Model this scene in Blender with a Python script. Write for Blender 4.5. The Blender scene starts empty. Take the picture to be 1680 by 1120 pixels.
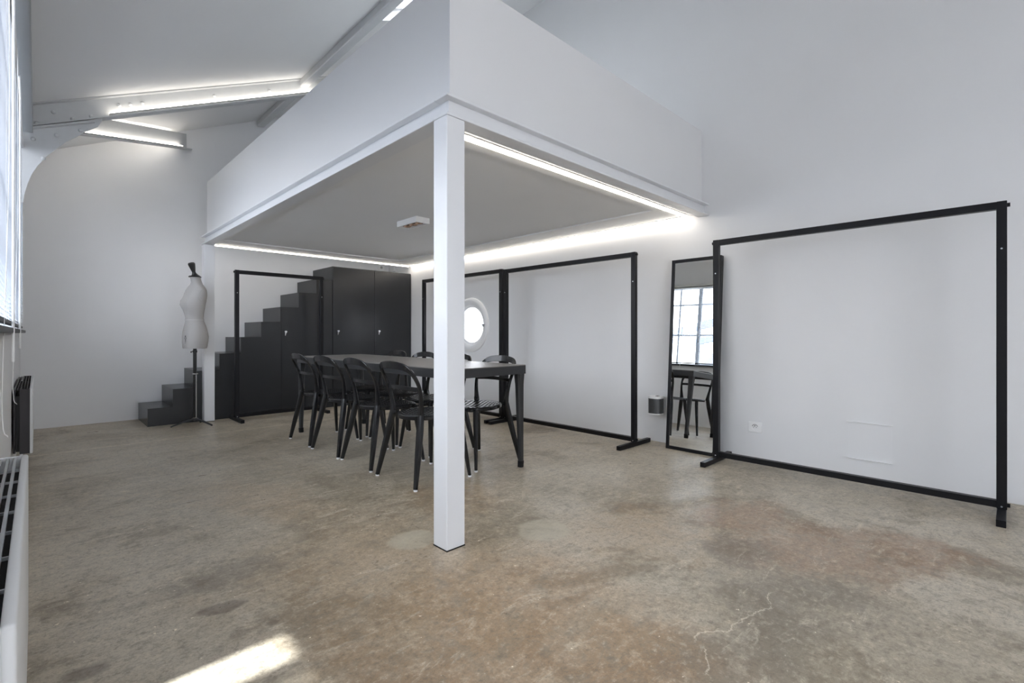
import bpy, bmesh, math, random
from mathutils import Vector, Matrix
random.seed(7)
PI = math.pi
scn = bpy.context.scene
COL = scn.collection

# ------------------------------------------------------------------ camera
cam = bpy.data.cameras.new('camera')
cam.sensor_width = 36.0
cam.lens = 800.0 / 1680.0 * 36.0
cam.shift_y = -14.0 / 1680.0
cam.clip_start = 0.02
cam_o = bpy.data.objects.new('camera', cam)
COL.objects.link(cam_o)
cam_o.location = (0, 0, 1.0)
cam_o.rotation_euler = (PI / 2, 0, -math.atan2(780, 800))
scn.camera = cam_o

# ------------------------------------------------------------------ world, sun, exposure
world = bpy.data.worlds.new('sky')
scn.world = world
world.use_nodes = True
wn = world.node_tree
wn.nodes.clear()
w_out = wn.nodes.new('ShaderNodeOutputWorld')
w_bg = wn.nodes.new('ShaderNodeBackground')
w_geo = wn.nodes.new('ShaderNodeNewGeometry')
w_tc = wn.nodes.new('ShaderNodeTexCoord')
w_sep = wn.nodes.new('ShaderNodeSeparateXYZ')
w_ramp = wn.nodes.new('ShaderNodeValToRGB')
w_ramp.color_ramp.elements[0].position = 0.45
w_ramp.color_ramp.elements[0].color = (0.87, 0.89, 0.94, 1)
w_ramp.color_ramp.elements[1].position = 0.75
w_ramp.color_ramp.elements[1].color = (0.84, 0.905, 1.0, 1)
w_ma = wn.nodes.new('ShaderNodeMath'); w_ma.operation = 'MULTIPLY_ADD'
w_ma.inputs[1].default_value = 0.5; w_ma.inputs[2].default_value = 0.5
wn.links.new(w_tc.outputs['Generated'], w_sep.inputs[0])
wn.links.new(w_sep.outputs[2], w_ma.inputs[0])
wn.links.new(w_ma.outputs[0], w_ramp.inputs[0])
wn.links.new(w_ramp.outputs[0], w_bg.inputs[0])
w_bg.inputs[1].default_value = 6.0
wn.links.new(w_bg.outputs[0], w_out.inputs[0])

sun = bpy.data.lights.new('sun', 'SUN')
sun.energy = 15.0
sun.angle = math.radians(1.4)
sun.color = (0.88, 0.95, 1.0)
sun_o = bpy.data.objects.new('sun', sun)
COL.objects.link(sun_o)
SUN_T = 3.25                                   # tangent of the sun's elevation
sun_o.rotation_euler = Vector((1.0, 0.0, -SUN_T)).to_track_quat('-Z', 'Y').to_euler()
sun_o.location = (-3, 1.6, 8)

def portal(name, loc, rot, sx, sy):
    l = bpy.data.lights.new(name, 'AREA'); l.shape = 'RECTANGLE'
    l.size = sx; l.size_y = sy; l.cycles.is_portal = True
    o = bpy.data.objects.new(name, l); COL.objects.link(o)
    o.location = loc; o.rotation_euler = rot
portal('daylight_portal_windows', (-0.26, 1.75, 1.8), (0, -PI / 2, 0), 1.7, 9.1)
portal('daylight_portal_skylight', (2.52, 3.5, 4.35), (0, 0, 0), 0.7, 1.5)
portal('daylight_portal_added_window', (1.1, -2.97, 1.73), (PI / 2, 0, PI), 2.3, 2.3)  # sampling portal for the window added behind the camera

scn.view_settings.view_transform = 'Standard'
scn.view_settings.look = 'None'
scn.view_settings.gamma = 1.0
scn.view_settings.use_curve_mapping = False
scn.view_settings.exposure = 0.38

# ------------------------------------------------------------------ node helpers
def new_mat(name):
    m = bpy.data.materials.new(name); m.use_nodes = True
    return m, m.node_tree, m.node_tree.nodes['Principled BSDF']

def principled(name, col, rough=0.5, metal=0.0, spec=0.5, noise=0.0, nscale=30.0, bump=0.0, coat=0.0):
    m, t, p = new_mat(name)
    p.inputs['Base Color'].default_value = (*col, 1)
    p.inputs['Roughness'].default_value = rough
    p.inputs['Metallic'].default_value = metal
    p.inputs['Specular IOR Level'].default_value = spec
    if coat: p.inputs['Coat Weight'].default_value = coat
    if noise or bump:
        tc = t.nodes.new('ShaderNodeTexCoord')
        n = t.nodes.new('ShaderNodeTexNoise'); n.inputs['Scale'].default_value = nscale
        n.inputs['Detail'].default_value = 5
        t.links.new(tc.outputs['Object'], n.inputs['Vector'])
        if noise:
            mx = t.nodes.new('ShaderNodeMix'); mx.data_type = 'RGBA'
            mx.inputs[6].default_value = (*[max(0, c * (1 - noise)) for c in col], 1)
            mx.inputs[7].default_value = (*[min(1, c * (1 + noise)) for c in col], 1)
            t.links.new(n.outputs['Fac'], mx.inputs[0])
            t.links.new(mx.outputs[2], p.inputs['Base Color'])
        if bump:
            b = t.nodes.new('ShaderNodeBump'); b.inputs['Strength'].default_value = bump
            b.inputs['Distance'].default_value = 0.002
            t.links.new(n.outputs['Fac'], b.inputs['Height'])
            t.links.new(b.outputs[0], p.inputs['Normal'])
    return m

def emitter(name, col, strength):
    m, t, p = new_mat(name)
    p.inputs['Base Color'].default_value = (0.9, 0.9, 0.9, 1)
    p.inputs['Emission Color'].default_value = (*col, 1)
    p.inputs['Emission Strength'].default_value = strength
    return m

def glass_mat(name):
    m = bpy.data.materials.new(name); m.use_nodes = True
    t = m.node_tree; t.nodes.clear()
    o = t.nodes.new('ShaderNodeOutputMaterial'); mx = t.nodes.new('ShaderNodeMixShader')
    tr = t.nodes.new('ShaderNodeBsdfTransparent'); tr.inputs[0].default_value = (0.97, 0.97, 0.97, 1)
    gl = t.nodes.new('ShaderNodeBsdfGlossy'); gl.inputs['Roughness'].default_value = 0.0
    fr = t.nodes.new('ShaderNodeFresnel'); fr.inputs[0].default_value = 1.45
    ge = t.nodes.new('ShaderNodeNewGeometry'); mr = t.nodes.new('ShaderNodeMapRange')
    mr.inputs['To Min'].default_value = 1.45; mr.inputs['To Max'].default_value = 1 / 1.45
    t.links.new(ge.outputs['Backfacing'], mr.inputs['Value']); t.links.new(mr.outputs[0], fr.inputs[0])
    t.links.new(fr.outputs[0], mx.inputs[0]); t.links.new(tr.outputs[0], mx.inputs[1])
    t.links.new(gl.outputs[0], mx.inputs[2]); t.links.new(mx.outputs[0], o.inputs[0])
    return m

M = {}
M['wall'] = principled('white_wall_paint', (0.84, 0.842, 0.85), 0.6, noise=0.02, nscale=3, bump=0.03, spec=0.3)
M['ceiling'] = principled('white_ceiling_paint', (0.86, 0.862, 0.865), 0.7, noise=0.02, nscale=2, spec=0.2)
M['lacquer'] = principled('white_satin_lacquer', (0.80, 0.805, 0.82), 0.28, noise=0.015, nscale=4, bump=0.05)
M['plaster'] = principled('white_plaster_board', (0.79, 0.79, 0.795), 0.42, noise=0.015, nscale=3)
M['steel_paint'] = principled('thick_white_steel_paint', (0.62, 0.63, 0.635), 0.4, noise=0.05, nscale=20, bump=0.15)
M['grey_paint'] = principled('grey_beam_paint', (0.36, 0.37, 0.38), 0.5, noise=0.04, nscale=8)
M['chair'] = principled('black_satin_plastic', (0.011, 0.0112, 0.0125), 0.18, noise=0.1, nscale=60)
M['rack'] = principled('black_powder_coated_steel', (0.005, 0.005, 0.007), 0.42, spec=0.3, noise=0.2, nscale=80)
M['cabinet'] = principled('anthracite_lacquer', (0.024, 0.0258, 0.0285), 0.27, noise=0.10, nscale=5)
M['gap'] = principled('near_black_matt', (0.006, 0.006, 0.007), 0.9, noise=0.1)  # near-black of the table feet and the strip under each column
M['table'] = principled('charcoal_table_frame', (0.022, 0.023, 0.025), 0.40, noise=0.1, nscale=40)
M['table_top'] = principled('charcoal_laminate_top', (0.17, 0.162, 0.155), 0.33, noise=0.08, nscale=9)
M['glide'] = principled('white_plastic_glide', (0.8, 0.8, 0.8), 0.4, noise=0.02)
M['linen'] = principled('ecru_linen_cover', (0.42, 0.405, 0.39), 0.85, noise=0.06, nscale=150, bump=0.2, spec=0.15)
M['seam'] = principled('pale_seam_tape', (0.50, 0.49, 0.47), 0.9, noise=0.05)
M['ink'] = principled('printed_black_ink', (0.03, 0.03, 0.03), 0.8, noise=0.1)
M['black_wood'] = principled('black_lacquered_wood', (0.010, 0.010, 0.010), 0.3, noise=0.1)
M['chrome'] = principled('chrome', (0.75, 0.75, 0.76), 0.15, metal=1.0, noise=0.02)
M['alu'] = principled('aluminium', (0.62, 0.64, 0.66), 0.3, metal=1.0, noise=0.04)
M['dark_metal'] = principled('dark_grey_metal', (0.035, 0.036, 0.04), 0.45, metal=0.3, noise=0.1)
M['rad_white'] = principled('white_radiator_enamel', (0.78, 0.785, 0.79), 0.35, noise=0.01)
M['rad_dark'] = principled('dark_brown_radiator_side', (0.020, 0.016, 0.018), 0.5, noise=0.1)
M['mirror'] = principled('silvered_mirror', (0.88, 0.90, 0.90), 0.0, metal=1.0)
M['grille'] = principled('grey_speaker_grille', (0.13, 0.135, 0.14), 0.35, metal=0.7, noise=0.15, nscale=300)
M['white_plastic'] = principled('white_plastic', (0.92, 0.92, 0.92), 0.35, noise=0.01)
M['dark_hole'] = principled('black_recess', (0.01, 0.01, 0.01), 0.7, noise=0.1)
M['slat'] = principled('white_aluminium_slats', (0.34, 0.36, 0.40), 0.45, noise=0.02)
M['window_frame'] = principled('grey_white_window_steel', (0.50, 0.53, 0.57), 0.4, noise=0.03)
M['glass'] = glass_mat('window_glass')
M['led'] = emitter('led_diffuser', (1.0, 0.92, 0.81), 10.0)
M['led_roof'] = emitter('led_diffuser_roof', (1.0, 0.93, 0.83), 5.5)
M['led_added'] = emitter('led_diffuser_added', (1.0, 0.93, 0.83), 13.0)  # brighter diffuser for the unseen strip added behind the oblique beam
M['spot_rim'] = principled('copper_spot_reflector', (0.85, 0.62, 0.50), 0.25, metal=0.9, noise=0.03)
M['led_groove'] = principled('led_joint', (0.4, 0.4, 0.4), 0.6, noise=0.05)
M['outdoor'] = principled('pale_courtyard_render', (0.42, 0.44, 0.47), 0.9, noise=0.08, nscale=4)
M['outdoor_steel'] = principled('blue_grey_outdoor_steel', (0.26, 0.32, 0.42), 0.6, noise=0.08, nscale=4)

# concrete floor ------------------------------------------------------
def floor_material():
    m, t, p = new_mat('worn_polished_concrete')
    N, L = t.nodes, t.links
    tc = N.new('ShaderNodeTexCoord'); P = tc.outputs['Object']
    def noise(scale, detail=6, rough=0.6, dist=0.0, vec=None):
        n = N.new('ShaderNodeTexNoise'); n.inputs['Scale'].default_value = scale
        n.inputs['Detail'].default_value = detail; n.inputs['Roughness'].default_value = rough
        n.inputs['Distortion'].default_value = dist
        L.new(vec or P, n.inputs['Vector']); return n
    def ramp(src, a, b, va=0.0, vb=1.0):
        r = N.new('ShaderNodeMapRange'); r.interpolation_type = 'SMOOTHSTEP'
        r.inputs['From Min'].default_value = a; r.inputs['From Max'].default_value = b
        r.inputs['To Min'].default_value = va; r.inputs['To Max'].default_value = vb
        L.new(src, r.inputs['Value']); return r.outputs[0]
    def math_(op, a, b=None, clamp=False):
        n = N.new('ShaderNodeMath'); n.operation = op; n.use_clamp = clamp
        for i, v in enumerate((a, b)):
            if v is None: continue
            if isinstance(v, (int, float)): n.inputs[i].default_value = v
            else: L.new(v, n.inputs[i])
        return n.outputs[0]
    def mix(fac, a, b):
        n = N.new('ShaderNodeMix'); n.data_type = 'RGBA'
        if isinstance(fac, (int, float)): n.inputs[0].default_value = fac
        else: L.new(fac, n.inputs[0])
        for i, v in ((6, a), (7, b)):
            if isinstance(v, tuple): n.inputs[i].default_value = (*v, 1)
            else: L.new(v, n.inputs[i])
        return n.outputs[2]
    # warped coordinates so that stains get ragged outlines
    wn_ = noise(2.6, 6, 0.7)
    sub = N.new('ShaderNodeVectorMath'); sub.operation = 'SUBTRACT'
    L.new(wn_.outputs['Color'], sub.inputs[0]); sub.inputs[1].default_value = (0.5, 0.5, 0.5)
    sc = N.new('ShaderNodeVectorMath'); sc.operation = 'SCALE'; sc.inputs['Scale'].default_value = 0.9
    L.new(sub.outputs[0], sc.inputs[0])
    ad = N.new('ShaderNodeVectorMath'); ad.operation = 'ADD'
    L.new(P, ad.inputs[0]); L.new(sc.outputs[0], ad.inputs[1])
    WP = ad.outputs[0]
    sc2 = N.new('ShaderNodeVectorMath'); sc2.operation = 'SCALE'; sc2.inputs['Scale'].default_value = 0.12
    L.new(sub.outputs[0], sc2.inputs[0])
    ad2 = N.new('ShaderNodeVectorMath'); ad2.operation = 'ADD'
    L.new(P, ad2.inputs[0]); L.new(sc2.outputs[0], ad2.inputs[1])
    WP2 = ad2.outputs[0]
    def blob(cx, cy, rx, ry, ang=0.0, soft=0.5, warp=True):
        mp = N.new('ShaderNodeMapping'); mp.vector_type = 'TEXTURE'
        mp.inputs['Location'].default_value = (cx, cy, 0)
        mp.inputs['Rotation'].default_value = (0, 0, ang)
        mp.inputs['Scale'].default_value = (rx, ry, 1)
        L.new(WP if warp else WP2, mp.inputs['Vector'])
        s = N.new('ShaderNodeSeparateXYZ'); L.new(mp.outputs[0], s.inputs[0])
        d = math_('SQRT', math_('ADD', math_('POWER', s.outputs[0], 2.0), math_('POWER', s.outputs[1], 2.0)))
        return ramp(d, 1.0 - soft, 1.0 + soft, 1.0, 0.0)
    big = noise(0.55, 4, 0.55, 0.4, WP)
    mid = noise(1.9, 8, 0.68, 0.5)
    fine = noise(11.0, 8, 0.75)
    grit = noise(95.0, 3, 0.7)
    c = mix(ramp(big.outputs['Fac'], 0.36, 0.60), (0.205, 0.185, 0.150), (0.345, 0.330, 0.300))
    c = mix(math_('MULTIPLY', ramp(mid.outputs['Fac'], 0.50, 0.62), 0.72), c, (0.140, 0.120, 0.095))
    c = mix(math_('MULTIPLY', ramp(mid.outputs['Fac'], 0.46, 0.34), 0.5), c, (0.38, 0.36, 0.325))
    # brown rust fields
    def add_blobs(col, amount, lst, warp=True):
        nonlocal c
        tot = None
        for b in lst:
            v = blob(*b, warp=warp) if len(b) < 7 else blob(*b[:6], warp=b[6])
            tot = v if tot is None else math_('MAXIMUM', tot, v)
        tot = math_('MULTIPLY', tot, ramp(fine.outputs['Fac'], 0.30, 0.62, 0.45, 1.0))
        c = mix(math_('MULTIPLY', tot, amount), c, col)
    add_blobs((0.215, 0.120, 0.052), 0.62, [(1.10, 1.25, 0.60, 0.40, 0.3, 0.7), (0.95, 1.0, 0.40, 0.3, 0.0, 0.6),
                                         (1.32, 0.75, 0.28, 0.26, 0.0, 0.6)])
    add_blobs((0.230, 0.155, 0.085), 0.55, [(1.05, 1.9, 0.45, 0.55, 0.0, 0.7), (2.2, 1.3, 0.3, 0.3, 0, 0.6),
                                         (0.95, 3.2, 0.2, 0.6, 0.3, 0.6), (1.9, 2.3, 0.35, 0.3, 0, 0.6)])
    add_blobs((0.185, 0.110, 0.068), 0.72, [(2.78, 1.02, 0.26, 0.20, -0.5, 0.4), (2.88, 0.35, 0.22, 0.26, 0.2, 0.4),
                                         (2.62, 0.62, 0.30, 0.20, 0.3, 0.5), (2.45, 0.75, 0.2, 0.3, 0.2, 0.5)])
    add_blobs((0.120, 0.108, 0.098), 0.68, [(1.92, 0.65, 0.34, 0.20, 0.5, 0.5), (1.55, 0.58, 0.22, 0.18, 0.2, 0.5),
                                         (2.15, 0.55, 0.14, 0.2, 0.1, 0.5), (0.55, 2.25, 0.22, 0.12, 0.2, 0.5),
                                         (2.35, 0.95, 0.2, 0.12, 0.6, 0.5)])
    add_blobs((0.34, 0.335, 0.31), 0.60, [(0.9, 5.9, 1.3, 0.9, 0.1, 0.6), (2.4, 3.9, 0.9, 1.2, 0.1, 0.6), (0.55, 4.2, 0.7, 1.3, 0.1, 0.6), (3.4, 1.6, 0.5, 1.3, 0.2, 0.6), (2.6, 2.2, 0.6, 0.4, 0.2, 0.6)])
    # streaks
    mp = N.new('ShaderNodeMapping'); mp.inputs['Scale'].default_value = (1.3, 4.5, 1); mp.inputs['Rotation'].default_value = (0, 0, -0.55)
    L.new(P, mp.inputs['Vector'])
    st = noise(2.6, 7, 0.75, 0.7, mp.outputs[0])
    c = mix(math_('MULTIPLY', ramp(st.outputs['Fac'], 0.56, 0.66), 0.45), c, (0.45, 0.43, 0.39))
    c = mix(math_('MULTIPLY', ramp(st.outputs['Fac'], 0.44, 0.34), 0.5), c, (0.15, 0.138, 0.12))
    # fine mottling
    fine2 = noise(34.0, 6, 0.85)
    c = mix(math_('MULTIPLY', ramp(fine.outputs['Fac'], 0.50, 0.64), 0.34), c, (0.43, 0.40, 0.345))
    c = mix(math_('MULTIPLY', ramp(fine.outputs['Fac'], 0.48, 0.34), 0.50), c, (0.115, 0.098, 0.076))
    c = mix(math_('MULTIPLY', ramp(fine2.outputs['Fac'], 0.49, 0.38), 0.55), c, (0.10, 0.088, 0.072))
    c = mix(math_('MULTIPLY', ramp(fine2.outputs['Fac'], 0.54, 0.64), 0.40), c, (0.46, 0.43, 0.38))
    c = mix(math_('MULTIPLY', ramp(grit.outputs['Fac'], 0.45, 0.62), 0.30), c, (0.12, 0.11, 0.095))
    add_blobs((0.085, 0.070, 0.060), 0.8, [(0.483, 2.001, 0.075, 0.035, -0.2, 0.25), (0.587, 1.775, 0.022, 0.018, 0, 0.3),
                                         (0.105, 1.91, 0.05, 0.035, 0.0, 0.5)], warp=False)
    add_blobs((0.33, 0.325, 0.285), 0.75, [(1.84, 1.665, 0.135, 0.135, 0, 0.12), (1.30, 2.03, 0.12, 0.11, 0, 0.15)], warp=False)
    # paint specks
    vo = N.new('ShaderNodeTexVoronoi'); vo.inputs['Scale'].default_value = 22.0; vo.inputs['Randomness'].default_value = 1.0
    L.new(WP2, vo.inputs['Vector'])
    sk = math_('MULTIPLY', ramp(vo.outputs['Distance'], 0.05, 0.10, 1.0, 0.0), ramp(st.outputs['Fac'], 0.50, 0.58))
    c = mix(math_('MULTIPLY', sk, 0.8), c, (0.66, 0.65, 0.60))
    # two hairline cracks
    def crack(cx, cy, ang, ln):
        nonlocal c
        mp = N.new('ShaderNodeMapping'); mp.vector_type = 'TEXTURE'
        mp.inputs['Location'].default_value = (cx, cy, 0); mp.inputs['Rotation'].default_value = (0, 0, ang)
        L.new(WP2, mp.inputs['Vector'])
        s_ = N.new('ShaderNodeSeparateXYZ'); L.new(mp.outputs[0], s_.inputs[0])
        wv = math_('MULTIPLY', math_('SUBTRACT', mid.outputs['Fac'], 0.5), 0.25)
        v_ = math_('ABSOLUTE', math_('ADD', s_.outputs[1], wv))
        k_ = math_('MULTIPLY', ramp(v_, 0.001, 0.005, 1.0, 0.0), ramp(math_('ABSOLUTE', s_.outputs[0]), ln * 0.8, ln, 1.0, 0.0))
        k_ = math_('MULTIPLY', k_, ramp(fine.outputs['Fac'], 0.38, 0.5))
        c = mix(math_('MULTIPLY', k_, 0.4), c, (0.62, 0.60, 0.55))
    crack(1.78, 0.67, -0.15, 0.28)
    crack(1.42, 0.62, 0.5, 0.14)
    # construction joint across the room
    sp = N.new('ShaderNodeSeparateXYZ'); L.new(WP2, sp.inputs[0])
    jd = math_('ABSOLUTE', math_('SUBTRACT', sp.outputs[1], 5.55))
    jn = math_('MULTIPLY', ramp(jd, 0.004, 0.018, 1.0, 0.0), ramp(fine.outputs['Fac'], 0.35, 0.55))
    c = mix(math_('MULTIPLY', jn, 0.7), c, (0.50, 0.48, 0.43))
    br = N.new('ShaderNodeMix'); br.data_type = 'RGBA'; br.blend_type = 'MULTIPLY'; br.inputs[0].default_value = 1.0
    L.new(c, br.inputs[6]); br.inputs[7].default_value = (1.62, 1.49, 1.30, 1)
    L.new(br.outputs[2], p.inputs['Base Color'])
    rg = math_('ADD', ramp(mid.outputs['Fac'], 0.3, 0.7, 0.24, 0.42), ramp(fine.outputs['Fac'], 0.3, 0.7, 0.0, 0.16))
    L.new(rg, p.inputs['Roughness'])
    p.inputs['Specular IOR Level'].default_value = 0.5
    b = N.new('ShaderNodeBump'); b.inputs['Strength'].default_value = 0.22; b.inputs['Distance'].default_value = 0.004
    hs = math_('ADD', fine.outputs['Fac'], math_('MULTIPLY', grit.outputs['Fac'], 0.25))
    L.new(hs, b.inputs['Height']); L.new(b.outputs[0], p.inputs['Normal'])
    return m
M['floor'] = floor_material()

# ------------------------------------------------------------------ mesh helpers
def BM(): return bmesh.new()

def box(bm, x0, x1, y0, y1, z0, z1, bev=0.0, mat=None, seg=2):
    vs = [bm.verts.new((x, y, z)) for z in (z0, z1) for y in (y0, y1) for x in (x0, x1)]
    fs = [bm.faces.new([vs[i] for i in f]) for f in
          ((0, 2, 3, 1), (4, 5, 7, 6), (0, 1, 5, 4), (2, 6, 7, 3), (0, 4, 6, 2), (1, 3, 7, 5))]
    if bev:
        es = {e for f in fs for e in f.edges}
        r = bmesh.ops.bevel(bm, geom=list(es), offset=bev, segments=seg, profile=0.5, affect='EDGES')
        vs = list({v for f in r['faces'] for v in f.verts} | {v for v in vs if v.is_valid})
    if mat is not None:
        bmesh.ops.transform(bm, matrix=mat, verts=[v for v in vs if v.is_valid])
    return bm

def obox(bm, p, q, w, h, up=(0, 0, 1), bev=0.0):
    """box from p to q, w wide sideways, h tall along up"""
    p, q = Vector(p), Vector(q); d = q - p; ln = d.length; d.normalize()
    up = Vector(up); s = d.cross(up).normalized(); u = s.cross(d).normalized()
    m = Matrix((d, s, u)).transposed().to_4x4(); m.translation = p
    return box(bm, 0, ln, -w / 2, w / 2, -h / 2, h / 2, bev, m)

def prism(bm, pts, thick, origin, ax, ay, an):
    """polygon pts (2D) in plane origin+ax*u+ay*v, extruded thick along an"""
    o, ax, ay, an = Vector(origin), Vector(ax), Vector(ay), Vector(an)
    a = [bm.verts.new(o + ax * u + ay * v) for u, v in pts]
    b = [bm.verts.new(o + ax * u + ay * v + an * thick) for u, v in pts]
    n = len(pts)
    bm.faces.new(a[::-1]); bm.faces.new(b)
    for i in range(n):
        bm.faces.new((a[i], a[(i + 1) % n], b[(i + 1) % n], b[i]))
    bmesh.ops.recalc_face_normals(bm, faces=bm.faces[:])
    return bm

def cyl(bm, p, q, r0, r1=None, seg=20, caps=True):
    r1 = r0 if r1 is None else r1
    p, q = Vector(p), Vector(q); d = (q - p).normalized()
    a = d.orthogonal().normalized(); b = d.cross(a)
    A = [bm.verts.new(p + (a * math.cos(t) + b * math.sin(t)) * r0) for t in [2 * PI * i / seg for i in range(seg)]]
    B = [bm.verts.new(q + (a * math.cos(t) + b * math.sin(t)) * r1) for t in [2 * PI * i / seg for i in range(seg)]]
    for i in range(seg):
        bm.faces.new((A[i], A[(i + 1) % seg], B[(i + 1) % seg], B[i]))
    if caps: bm.faces.new(A[::-1]); bm.faces.new(B)
    return bm

def sweep(bm, pts, sizes, wide, closed=False):
    """rectangular section with chamfered corners; wide = list of width directions; sizes = (width, thickness)"""
    rings = []; n = len(pts)
    pts = [Vector(p) for p in pts]
    for i in range(n):
        if closed: t = pts[(i + 1) % n] - pts[(i - 1) % n]
        else: t = pts[min(i + 1, n - 1)] - pts[max(i - 1, 0)]
        t.normalize()
        w = Vector(wide[i] if isinstance(wide, list) else wide); w = (w - t * w.dot(t)).normalized()
        h = t.cross(w).normalized()
        a, b = sizes[i][0] / 2, sizes[i][1] / 2
        c = min(a, b) * 0.45
        prof = [(a - c, -b), (a, -b + c), (a, b - c), (a - c, b), (-a + c, b), (-a, b - c), (-a, -b + c), (-a + c, -b)]
        rings.append([bm.verts.new(pts[i] + w * u + h * v) for u, v in prof])
    m = n if closed else n - 1
    for i in range(m):
        A, B = rings[i], rings[(i + 1) % n]
        for k in range(8):
            bm.faces.new((A[k], A[(k + 1) % 8], B[(k + 1) % 8], B[k]))
    if not closed:
        bm.faces.new(rings[0][::-1]); bm.faces.new(rings[-1])
    bmesh.ops.recalc_face_normals(bm, faces=bm.faces[:])
    return bm

def smooth_path(pts, n=6):
    """Catmull-Rom through pts"""
    P = [Vector(p) for p in pts]; out = []
    for i in range(len(P) - 1):
        p0, p1, p2, p3 = P[max(i - 1, 0)], P[i], P[i + 1], P[min(i + 2, len(P) - 1)]
        for k in range(n):
            t = k / n
            out.append(0.5 * ((2 * p1) + (p2 - p0) * t + (2 * p0 - 5 * p1 + 4 * p2 - p3) * t * t + (3 * p1 - p0 - 3 * p2 + p3) * t ** 3))
    out.append(P[-1]); return out

def tube(bm, pts, r, seg=8):
    pts = [Vector(p) for p in pts]; n = len(pts); rings = []
    prev = None
    for i in range(n):
        t = (pts[min(i + 1, n - 1)] - pts[max(i - 1, 0)]).normalized()
        a = t.orthogonal().normalized() if prev is None else (prev - t * prev.dot(t)).normalized()
        prev = a; b = t.cross(a)
        rr = r[i] if isinstance(r, (list, tuple)) else r
        rings.append([bm.verts.new(pts[i] + (a * math.cos(2 * PI * k / seg) + b * math.sin(2 * PI * k / seg)) * rr) for k in range(seg)])
    for i in range(n - 1):
        for k in range(seg):
            bm.faces.new((rings[i][k], rings[i][(k + 1) % seg], rings[i + 1][(k + 1) % seg], rings[i + 1][k]))
    bm.faces.new(rings[0][::-1]); bm.faces.new(rings[-1])
    return bm

def lathe(bm, prof, origin=(0, 0, 0), axis='Z', seg=28):
    o = Vector(origin); rings = []
    for r, h in prof:
        ring = []
        for k in range(seg):
            t = 2 * PI * k / seg; x, y = r * math.cos(t), r * math.sin(t)
            v = {'Z': (x, y, h), 'X': (h, x, y), 'Y': (x, h, y)}[axis]
            ring.append(bm.verts.new(o + Vector(v)))
        rings.append(ring)
    for i in range(len(rings) - 1):
        for k in range(seg):
            bm.faces.new((rings[i][k], rings[i][(k + 1) % seg], rings[i + 1][(k + 1) % seg], rings[i + 1][k]))
    bm.faces.new(rings[0][::-1]); bm.faces.new(rings[-1])
    bmesh.ops.recalc_face_normals(bm, faces=bm.faces[:])
    return bm

def obj(name, bm, mat, parent=None, smooth=False, world=True, angle=35):
    """link as one mesh; coordinates are world coordinates when world is True and the parent sits elsewhere"""
    if parent is not None and world:
        base = Vector((0, 0, 0)); q = parent
        while q is not None: base += Vector(q.location); q = q.parent
        bmesh.ops.translate(bm, vec=-base, verts=bm.verts[:])
    elif parent is None and not world:
        pass
    me = bpy.data.meshes.new(name); bm.to_mesh(me); bm.free()
    me.materials.append(M[mat] if isinstance(mat, str) else mat)
    if smooth:
        for f in me.polygons: f.use_smooth = True
        try: me.set_sharp_from_angle(angle=math.radians(angle))
        except Exception: pass
    o = bpy.data.objects.new(name, me); COL.objects.link(o)
    if parent is not None: o.parent = parent
    return o

def thing(name, label, cat, loc=(0, 0, 0), rz=0.0, group=None):
    o = bpy.data.objects.new(name, None); COL.objects.link(o)
    o.empty_display_size = 0.1
    o.location = loc; o.rotation_euler = (0, 0, rz)
    o['label'] = label; o['category'] = cat
    if group: o['group'] = group
    return o

def tag(o, label, cat, group=None):
    o['label'] = label; o['category'] = cat
    if group: o['group'] = group
    return o

def struct(name, bm, mat, parent=None, smooth=False):
    o = obj(name, bm, mat, parent, smooth)
    if parent is None: o['kind'] = 'structure'
    return o

def dup(src, loc=None, rz=None, label=None):
    r = src.copy(); COL.objects.link(r)
    if loc is not None: r.location = loc
    if rz is not None: r.rotation_euler = (0, 0, rz)
    if label: r['label'] = label
    def rec(a, b):
        for ch in list(a.children):
            c = ch.copy(); COL.objects.link(c); c.parent = b
            rec(ch, c)
    rec(src, r)
    return r

def centre_origin(o):
    """move a top-level mesh's origin to the middle of its base"""
    vs = o.data.vertices
    lo = [min(v.co[i] for v in vs) for i in range(3)]; hi = [max(v.co[i] for v in vs) for i in range(3)]
    c = Vector(((lo[0] + hi[0]) / 2, (lo[1] + hi[1]) / 2, lo[2]))
    for v in vs: v.co -= c
    o.location = c
    return o

# ------------------------------------------------------------------ room shell
XL, XR, YB, YF = -0.12, 4.10, 7.08, -2.9
def roof(x): return 2.884 + 0.455 * x

bm = BM(); box(bm, XL - 0.2, XR + 0.2, YF - 0.2, YB + 0.2, -0.12, 0.0); struct('floor', bm, 'floor')

# sloping ceiling with a skylight opening
SKX0, SKX1, SKY0, SKY1 = 2.29, 2.75, 2.90, 4.15
bm = BM()
def slab(bm, x0, x1, y0, y1, th=0.14):
    v = [bm.verts.new((x, y, roof(x) + dz)) for dz in (0, th) for y in (y0, y1) for x in (x0, x1)]
    for f in ((0, 2, 3, 1), (4, 5, 7, 6), (0, 1, 5, 4), (2, 6, 7, 3), (0, 4, 6, 2), (1, 3, 7, 5)):
        bm.faces.new([v[i] for i in f])
a, b = XL - 0.15, XR + 0.15
slab(bm, a, SKX0, YF - 0.15, YB + 0.15)
slab(bm, SKX1, b, YF - 0.15, YB + 0.15)
slab(bm, SKX0, SKX1, YF - 0.15, SKY0)
slab(bm, SKX0, SKX1, SKY1, YB + 0.15)
struct('ceiling', bm, 'ceiling')

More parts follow.
